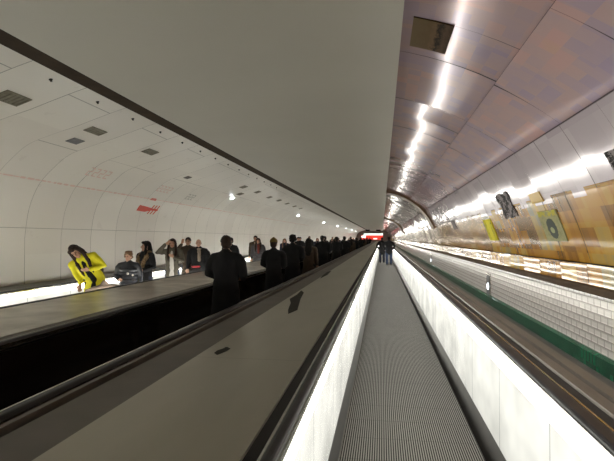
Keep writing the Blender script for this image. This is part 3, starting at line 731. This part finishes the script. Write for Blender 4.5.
def person(name_label, loc, face=0.0, H=1.72, skin='fair', hair='short', haircol='brown', coat='black', coat_len=0.72, legs='black',
           armL='down', armR='down', lean=(0.0, 0.0), head=(0.0, 0.0, 0.0), extras=(), voxel=0.015, width=1.0, group=None, stride=0.0):
    t = empty('person', loc, face); tag(t, name_label, 'person', group)
    S = H / 1.72
    def warp(c):
        w_ = min(1, max(0, (c.z - 0.86) / 0.28)); w_ = w_ * w_ * (3 - 2 * w_)
        c = c.copy(); c.x *= 1 + (width - 1) * min(1, max(0, (1.42 - c.z) / 0.06 + 0.0))
        p0 = Vector((0, 0, 0.95))
        if lean != (0.0, 0.0):
            R_ = Matrix.Rotation(lean[1] * w_, 3, 'Y') @ Matrix.Rotation(lean[0] * w_, 3, 'X')
            c = p0 + R_ @ (c - p0)
        return c * S
    neck = Vector((0, 0.0, 1.47))
    HRm = Matrix.Rotation(head[2], 3, 'Z') @ Matrix.Rotation(head[1], 3, 'Y') @ Matrix.Rotation(head[0], 3, 'X')
    def hp(x, y, z): return neck + HRm @ (Vector((x, y, z)) - neck)
    # arm poses: elbow, wrist, finger direction (x is mirrored for the left arm)
    poses = {'down': ((0.235, 0.03, 1.13), (0.245, -0.04, 0.89), (0.02, -0.15, -1)),
             'forward': ((0.24, 0.00, 1.13), (0.16, -0.22, 1.06), (-0.5, -0.9, 0.1)),
             'pocket': ((0.27, 0.06, 1.14), (0.19, -0.05, 0.93), (-0.4, -0.3, -0.8)),
             'rail': ((0.27, -0.05, 1.15), (0.28, -0.26, 1.02), (0.0, -0.9, -0.3)),
             'chest': ((0.27, -0.05, 1.15), (0.07, -0.20, 1.26), (-0.8, -0.2, 0.4)),
             'brow': ((0.36, -0.10, 1.36), (0.15, -0.13, 1.58), (-0.7, -0.1, 0.5)),
             'phone': ((0.30, -0.12, 1.33), (0.14, -0.19, 1.54), (-0.3, -0.2, 0.9))}
    arms = []
    for sx, ps in ((-1, armR), (1, armL)):
        e, w_, f = poses[ps]; m_ = Vector((sx, 1, 1))
        sh = Vector((0.185 * sx, 0.0, 1.40))
        arms.append((sx, sh, Vector(e) * m_, Vector(w_) * m_, (Vector(f) * m_).normalized()))
    st = stride
    hips = [(-1, Vector((-0.09, 0, 0.90)), Vector((-0.10, -0.02 - st, 0.49)), Vector((-0.10, 0.03 - st * 1.7, 0.09))),
            (1, Vector((0.09, 0, 0.90)), Vector((0.10, -0.02 + st, 0.49)), Vector((0.10, 0.03 + st * 1.7, 0.09)))]
    # --- body: one continuous skin
    bm = bmesh.new()
    limb(bm, [((0, 0, 0.88), (0.145, 0.10)), ((0, 0, 1.05), (0.125, 0.095)), ((0, 0, 1.25), (0.155, 0.11)), ((0, 0, 1.38), (0.16, 0.09))])
    limb(bm, [((-0.17, 0, 1.40), 0.055), ((0, 0.0, 1.43), 0.062), ((0.17, 0, 1.40), 0.055)])
    limb(bm, [((0, 0.005, 1.40), 0.056), (hp(0, 0.0, 1.50), 0.052), (hp(0, 0.0, 1.56), 0.052)])
    ball(bm, hp(0, 0.012, 1.625), (0.073, 0.090, 0.088), HRm); ball(bm, hp(0, -0.025, 1.565), (0.056, 0.066, 0.072), HRm)
    limb(bm, [(hp(0, -0.093, 1.612), 0.009), (hp(0, -0.108, 1.580), 0.015)], 8)      # nose
    ball(bm, hp(0, -0.072, 1.512), (0.026, 0.020, 0.018), HRm, 8)                     # chin
    for sx in (-1, 1): ball(bm, hp(0.074 * sx, 0.008, 1.595), (0.012, 0.020, 0.032), HRm, 8)
    for sx, sh, e, w_, f in arms:
        limb(bm, [(sh, 0.048), (sh.lerp(e, 0.5), 0.044), (e, 0.036), (e.lerp(w_, 0.4), 0.037), (w_, 0.025)])
        side = f.cross(Vector((0, 1, 0.2))).normalized()
        if side.length < 0.1: side = Vector((1, 0, 0))
        nrm = f.cross(side).normalized()
        limb(bm, [(w_, (0.026, 0.020)), (w_ + f * 0.045, (0.034, 0.018)), (w_ + f * 0.085, (0.036, 0.015))], 10)
        for q, (o_, L_) in enumerate(((-0.028, 0.062), (-0.009, 0.074), (0.010, 0.070), (0.028, 0.055))):
            b0 = w_ + f * 0.082 + side * o_
            b1 = b0 + f * L_ * 0.5 + side * o_ * 0.15 - nrm * 0.006; b2 = b1 + f * L_ * 0.42 - nrm * 0.022
            limb(bm, [(b0, 0.010), (b1, 0.009), (b2, 0.0075)], 8)
        tb = w_ + f * 0.03 + side * (-0.024)
        limb(bm, [(tb, 0.012), (tb + f * 0.03 - side * 0.030, 0.0105), (tb + f * 0.058 - side * 0.036 - nrm * 0.012, 0.009)], 8)
    for sx, h_, k_, a_ in hips:
        limb(bm, [(h_, 0.078), (h_.lerp(k_, 0.5), 0.068), (k_, 0.05), (k_.lerp(a_, 0.35), 0.05), (a_, 0.034)])
        limb(bm, [(a_ + Vector((0, 0.03, -0.045)), 0.032), (a_ + Vector((0, -0.13, -0.055)), 0.026)], 8)
    fuse('body', bm, SK[skin], t, warp, voxel * 0.75, 2)
    for sx in (-1, 1):
        bm = bmesh.new(); ball(bm, hp(0.029 * sx, -0.079, 1.610), (0.013, 0.008, 0.007), HRm, 8); direct('eye', bm, M['eye'], t, warp)
        bm = bmesh.new(); limb(bm, [(hp(0.016 * sx, -0.085, 1.630), 0.004), (hp(0.045 * sx, -0.076, 1.630), 0.003)], 6); direct('eyebrow', bm, HR[haircol], t, warp)
    bm = bmesh.new(); ball(bm, hp(0, -0.087, 1.550), (0.022, 0.008, 0.007), HRm, 8); direct('lips', bm, M['lips'], t, warp)
    # --- trousers and shoes
    bm = bmesh.new()
    limb(bm, [((0, 0, 1.0), (0.145, 0.11)), ((0, 0, 0.88), (0.165, 0.125))])
    for sx, h_, k_, a_ in hips: limb(bm, [(h_, 0.095), (h_.lerp(k_, 0.5), 0.084), (k_, 0.066), (k_.lerp(a_, 0.4), 0.064), (a_, 0.058)])
    fuse('trousers', bm, CL[legs], t, warp, voxel * 1.2, 2, 0.006, 14)
    for sx, h_, k_, a_ in hips:
        bm = bmesh.new(); f0 = a_ - Vector((0, 0, 0.048))
        limb(bm, [(f0 + Vector((0, 0.045, 0.0)), (0.040, 0.040)), (f0 + Vector((0, -0.05, 0.0)), (0.044, 0.040)), (f0 + Vector((0, -0.16, -0.012)), (0.040, 0.026))], 12)
        for v in bm.verts: v.co.z = max(v.co.z, 0.002)
        direct('shoe', bm, M['shoe'], t, warp)
    # --- coat or jacket
    bm = bmesh.new()
    fl = 0.02 if coat_len < 0.7 else 0.0
    limb(bm, [((0, 0, coat_len), (0.185 + fl, 0.135 + fl)), ((0, 0, 0.95), (0.172, 0.13)), ((0, 0, 1.10), (0.160, 0.122)), ((0, -0.004, 1.26), (0.182, 0.138)), ((0, 0, 1.38), (0.165, 0.105))], 20)
    limb(bm, [((-0.18, 0, 1.395), 0.072), ((0, 0.0, 1.425), 0.080), ((0.18, 0, 1.395), 0.072)])
    for sx, sh, e, w_, f in arms:
        limb(bm, [(sh, 0.074), (sh.lerp(e, 0.5), 0.066), (e, 0.058), (e.lerp(w_, 0.5), 0.052), (w_ - f * 0.01, 0.042)])
    limb(bm, [((0, 0.01, 1.43), 0.075), ((0, 0.008, 1.485), 0.070)])
    if 'puffy' in extras:
        for z in [coat_len + 0.03 + 0.085 * q for q in range(int((1.36 - coat_len) / 0.085))]:
            r = bmesh.ops.create_uvsphere(bm, u_segments=20, v_segments=8, radius=1)
            bmesh.ops.transform(bm, matrix=Matrix.Translation((0, 0, z)) @ Matrix.Diagonal((0.20, 0.155, 0.055, 1)), verts=r['verts'])
    fuse('coat', bm, CL[coat], t, warp, voxel, 2, 0.012, 9)
    bm = bmesh.new()   # hem and collar edges
    if 'open' in extras or 'inner' in extras:
        bm2 = bmesh.new(); limb(bm2, [((0, -0.075, coat_len - 0.06), (0.085, 0.075)), ((0, -0.07, 1.10), (0.072, 0.066)), ((0, -0.085, 1.28), (0.060, 0.066)), ((0, -0.05, 1.42), (0.045, 0.045))], 14)
        fuse('top', bm2, CL['white' if 'open' in extras else 'black'], t, warp, voxel, 2, 0.006, 12)
    bm.free()
    if 'fur' in extras:
        bm = bmesh.new()
        for sx in (-1, 1):
            limb(bm, [((0.03 * sx, 0.09, 1.47), 0.055), ((0.10 * sx, 0.03, 1.46), 0.055), ((0.12 * sx, -0.07, 1.38), 0.052), ((0.085 * sx, -0.14, 1.26), 0.045), ((0.05 * sx, -0.15, 1.14), 0.035)])
        o = fuse('fur_collar', bm, CL['fur'], t, warp, voxel, 1, 0.03, 45)
    for key, mat in (('scarf', 'scarf'), ('redscarf', 'redscarf')):
        if key in extras:
            bm = bmesh.new()
            pts = [((0.085 * math.cos(a * PI / 4), 0.005 + 0.085 * math.sin(a * PI / 4), 1.455 - 0.02 * (math.sin(a * PI / 4) < 0)), 0.036) for a in range(9)]
            limb(bm, pts); limb(bm, [((0.02, -0.10, 1.43), (0.045, 0.025)), ((0.03, -0.145, 1.30), (0.045, 0.02)), ((0.03, -0.15, 1.12), (0.045, 0.018))])
            fuse('scarf', bm, CL[mat], t, warp, voxel, 1, 0.008, 30)
    if 'badge' in extras:
        for (x, z, r) in ((0.01, 1.20, 0.028), (0.11, 1.16, 0.022)):
            bm = bmesh.new(); ball(bm, (x, -0.145, z), (r, 0.008, r * 1.2), None, 10); direct('badge', bm, CL['white'], t, warp)
    if 'reflect' in extras:
        for (x, z) in ((-0.02, 1.02), (0.13, 1.04)):
            bm = bmesh.new(); ball(bm, (x, -0.128, z), (0.045, 0.012, 0.04), None, 10); direct('pale_patch', bm, CL['grey'], t, warp)
    # --- hair or hat
    hm = HR[haircol]
    if hair != 'bald':
        bm = bmesh.new()
        ball(bm, hp(0, 0.028, 1.645), (0.086, 0.098, 0.090), HRm)
        if hair in ('short', 'curly'):
            ball(bm, hp(0, 0.055, 1.60), (0.078, 0.070, 0.085), HRm)
            ball(bm, hp(0, -0.045, 1.700), (0.062, 0.045, 0.028), HRm)
        if hair == 'curly':
            ball(bm, hp(0, 0.0, 1.705), (0.074, 0.082, 0.045), HRm)
            rr = random.Random(2)
            for q in range(26):
                a = rr.uniform(-0.4, PI + 0.4); z = rr.uniform(1.56, 1.70)
                k_ = 1.0 if z < 1.66 else 0.75
                ball(bm, hp(0.086 * k_ * math.cos(a), 0.02 + 0.08 * k_ * math.sin(a), z + (0.015 if k_ < 1 else 0)), rr.uniform(0.024, 0.034), None, 8)
        if hair == 'long':
            ball(bm, hp(0, -0.045, 1.690), (0.070, 0.050, 0.034), HRm)
            limb(bm, [(hp(0, 0.055, 1.64), (0.090, 0.060)), (hp(0, 0.075, 1.52), (0.105, 0.055)), ((0, 0.11, 1.38), (0.115, 0.045)), ((0, 0.125, 1.24), (0.08, 0.03))], 16)
            for sx in (-1, 1):
                limb(bm, [(hp(0.060 * sx, -0.020, 1.67), 0.034), (hp(0.086 * sx, -0.015, 1.59), 0.030), (hp(0.092 * sx, -0.030, 1.50), 0.032), ((0.098 * sx, -0.085, 1.38), 0.034), ((0.085 * sx, -0.135, 1.25), 0.026), ((0.08 * sx, -0.145, 1.16), 0.014)])
        if hair == 'bun':
            ball(bm, hp(0, 0.05, 1.735), 0.042, HRm); ball(bm, hp(0, 0.055, 1.60), (0.076, 0.068, 0.085), HRm)
        fuse('hair', bm, hm, t, warp, voxel * 0.8, 1, 0.010, 38)
    else:
        bm = bmesh.new(); 
        limb(bm, [(hp(-0.072, -0.01, 1.60), (0.012, 0.03)), (hp(-0.055, 0.07, 1.59), 0.022), (hp(0, 0.098, 1.585), 0.024), (hp(0.055, 0.07, 1.59), 0.022), (hp(0.072, -0.01, 1.60), (0.012, 0.03))], 10)
        fuse('hair', bm, hm, t, warp, voxel * 0.8, 1, 0.003, 30)
    if 'beanie' in extras:
        bm = bmesh.new(); ball(bm, hp(0, 0.018, 1.672), (0.094, 0.108, 0.085), HRm); ball(bm, hp(0, 0.03, 1.76), 0.022, HRm, 8)
        fuse('knitted_hat', bm, CL['mustard'], t, warp, voxel, 1, 0.004, 60)
    return t
def flip(o): return o
Z = 0.0
L3 = -5.0
# farthest walkway, facing this way
person('person in a bright yellow coat with long dark hair, leaning over beside a pale bag', (-4.98, 7.95, Z), 0.35, 1.66, 'tan', 'long', 'brown', 'yellow', 0.60, 'black',
       'chest', 'down', (0.44, -0.42), (0.10, -0.25, -0.1), ('inner',))
person('child with curly light brown hair in a dark quilted jacket, beside the fur collared coat', (-4.90, 8.95, Z), 0.30, 1.38, 'fair', 'curly', 'ginger', 'puffy', 0.66, 'navy',
       'down', 'forward', (0, 0), (0.05, 0, -0.3), ('puffy', 'badge', 'reflect'), width=1.15)
person('person with long black hair and a tawny fur collar, behind the child', (-4.95, 9.75, Z), -0.35, 1.58, 'tan', 'long', 'black', 'black', 0.55, 'navy',
       'forward', 'down', (0, 0), (0.0, 0, -0.5), ('fur',), width=1.05)
person('person in an open olive jacket over a white top, one hand raised to the brow', (-4.98, 11.15, Z), 0.30, 1.63, 'tan', 'long', 'brown', 'olive', 0.70, 'jeans',
       'chest', 'brow', (0, 0), (0.0, 0, 0), ('open',))
person('person in a brown jacket raising a hand to the face, behind the bald person', (-5.28, 12.85, Z), 0.2, 1.66, 'tan', 'short', 'brown', 'brownc', 0.72, 'navy',
       'down', 'phone', (0, 0), (0, 0, 0.1))
person('bald person in a bulky black coat with a beige scarf', (-4.86, 12.55, Z), 0.25, 1.62, 'fair', 'bald', 'grey', 'black', 0.60, 'navy', 'down', 'down', (0, 0), (0, 0, 0.1), ('scarf',), width=1.2)
person('person with short black hair facing this way, partly hidden by the nearest dark back', (-4.95, 15.6, Z), 0.1, 1.66, 'brown', 'short', 'black', 'black', 0.65, 'black', 'down', 'down', (0, 0), (0, 0, -0.5), width=1.1)
person('person in a dark grey quilted jacket with a dark red scarf and brown hair', (-4.85, 18.9, Z), 0.1, 1.64, 'tan', 'long', 'brown', 'grey', 0.62, 'black', 'down', 'down', (0, 0), (0, 0, 0), ('redscarf', 'puffy'), width=1.12)
person('person with short dark hair and a pale scarf, behind the dark red scarf', (-5.25, 20.0, Z), 0.1, 1.74, 'tan', 'short', 'black', 'brownc', 0.62, 'black', 'down', 'down', (0, 0), (0, 0, 0), ('scarf',))
# middle walkway, seen from behind
person('nearest person seen from behind, short dark hair and wide black coat', (-2.30, 7.05, Z), PI - 0.1, 1.68, 'fair', 'short', 'brown', 'black', 0.50, 'black', 'forward', 'forward', (0, 0), (0, 0, 0.45), width=1.2)
person('person seen from behind in a black hooded coat and mustard knitted hat', (-2.34, 10.5, Z), PI, 1.62, 'fair', 'short', 'brown', 'black', 0.50, 'black', 'forward', 'forward', (0, 0), (0, 0, 0), ('beanie',), width=1.1)
CA = person('tall person with bushy black hair seen from behind, third in the middle lane', (-2.36, 12.9, Z), PI, 1.72, 'tan', 'curly', 'black', 'black', 0.50, 'black', 'forward', 'forward', width=1.15, voxel=0.018)
CB = person('person in a dark brown coat seen from behind, just past the bushy black hair', (-2.15, 14.4, Z), PI, 1.64, 'tan', 'long', 'black', 'brownc', 0.55, 'black', 'forward', 'down', width=1.05, voxel=0.018)
CC = person('broad person in black seen from behind, next after the brown coat, middle lane', (-2.35, 19.4, Z), PI, 1.74, 'fair', 'short', 'black', 'black', 0.50, 'black', 'forward', 'forward', width=1.25, voxel=0.018)
CD = person('person with light brown hair facing this way, behind the pale scarf', (-4.9, 24.5, Z), 0, 1.62, 'fair', 'long', 'ginger', 'navy', 0.6, 'black', 'down', 'down', width=1.0, voxel=0.018)
CE = person('person in a black coat facing this way, next after the light brown hair', (-4.9, 28.6, Z), 0, 1.70, 'tan', 'short', 'black', 'black', 0.6, 'black', 'down', 'pocket', width=1.1, voxel=0.018)
def clone(src, x, y, rz, k, label, group):
    r = src.copy(); C.objects.link(r); r.location = (x, y, 0); r.rotation_euler = (0, 0, rz); r.scale = (k * 1.02, k * 1.02, k)
    r['label'] = label; r['category'] = 'person'
    if group: r['group'] = group
    elif 'group' in r: del r['group']
    for ch in list(src.children):
        c_ = ch.copy(); C.objects.link(c_); c_.parent = r
    return r
rnd = random.Random(11)
for i, y in enumerate([21.6, 24.0, 26.5, 29.5, 33, 36.5, 40, 44, 48.5, 53, 58, 63.5, 69, 75, 82, 90]):
    src = (CC, CA, CB)[i % 3]
    clone(src, -2.36 + (0.15 if i % 2 else -0.15), y, PI + rnd.uniform(-0.3, 0.3), rnd.uniform(0.94, 1.03),
          'dark coated person seen from behind in the distant middle walkway crowd', 'crowd seen from behind on the middle walkway')
for i, y in enumerate([30.8, 32.7, 34.9, 37.0, 39, 42, 45, 48, 51.5, 55, 59, 63, 67, 72, 78, 85]):
    src = (CE, CD)[i % 2]
    clone(src, L3 + (0.14 if i % 2 else -0.16), y, rnd.uniform(-0.3, 0.3), rnd.uniform(0.93, 1.04),
          'dark clothed person facing this way in the distant farthest walkway crowd', 'crowd facing this way on the farthest walkway')
# two people far ahead on the nearest walkway
person('person in black coat and blue jeans, right of the pair far ahead', (0.42, 30.5, Z), PI, 1.72, 'fair', 'short', 'black', 'black', 0.78, 'jeans', 'pocket', 'pocket', width=1.25, voxel=0.02, stride=0.06)
person('person in dark clothes, left of the pair far ahead, nearest walkway', (0.0, 32.8, Z), PI, 1.68, 'fair', 'short', 'black', 'black', 0.72, 'navy', 'pocket', 'pocket', width=1.2, voxel=0.02, stride=0.05)
# bags people hold
def bag(name, loc, size, mat, label, rz=0.0, strap=0.25):
    t = empty(name, loc, rz); tag(t, label, 'bag')
    a, b, c_ = size
    bm = bmesh.new(); limb(bm, [((0, 0, 0.01), (a * 0.10, b * 0.1)), ((0, 0, 0.02), (a * 0.47, b * 0.45)), ((0, 0, c_ * 0.4), (a * 0.52, b * 0.55)), ((0, 0, c_ * 0.85), (a * 0.42, b * 0.3)), ((0, 0, c_ * 0.97), (a * 0.08, b * 0.15))], 18)
    fuse('pouch', bm, mat, t, lambda c: c, 0.012, 2, 0.012, 16)
    bm = bmesh.new(); limb(bm, [((a * 0.32 * math.cos(q * PI / 8), 0, c_ * 0.85 + strap * math.sin(q * PI / 8)), 0.010) for q in range(9)], 8)
    direct('strap', bm, mat, t, lambda c: c)
    return t
M['greige'] = plain('taupe_canvas', (0.20, 0.15, 0.115), 0.7, 0, 0.15, 6)
M['blackleather'] = plain('black_leather', (0.012, 0.010, 0.010), 0.35, 0, 0.3, 8)
M['redleather'] = plain('red_bag_trim', (0.45, 0.02, 0.03), 0.45, 0, 0.1, 8)
bag('shopping_bag', (-4.66, 7.72, 0.42), (0.95, 0.22, 0.46), M['greige'], 'large taupe bag held low in front of the yellow coat', 1.30, 0.04)
bag('handbag', (-5.12, 8.25, 0.82), (0.24, 0.14, 0.32), M['blackleather'], 'black handbag hanging behind the yellow sleeve', 0.9, 0.2)
t = bag('handbag', (-4.62, 11.75, 0.58), (0.34, 0.16, 0.36), M['blackleather'], 'dark bag with a red top edge between the olive jacket and the bald person', 0.9, 0.04)
bm = bmesh.new(); limb(bm, [((-0.09, 0, 0.35), (0.022, 0.05)), ((0.09, 0, 0.35), (0.022, 0.05))], 10); from_bm('red_flap', bm, M['redleather'], t, True)['label'] = 'red top flap'
bag('handbag', (-4.62, 9.45, 0.62), (0.14, 0.10, 0.16), M['redleather'], 'small red bag held low by the fur collared coat', 0.8, 0.03)
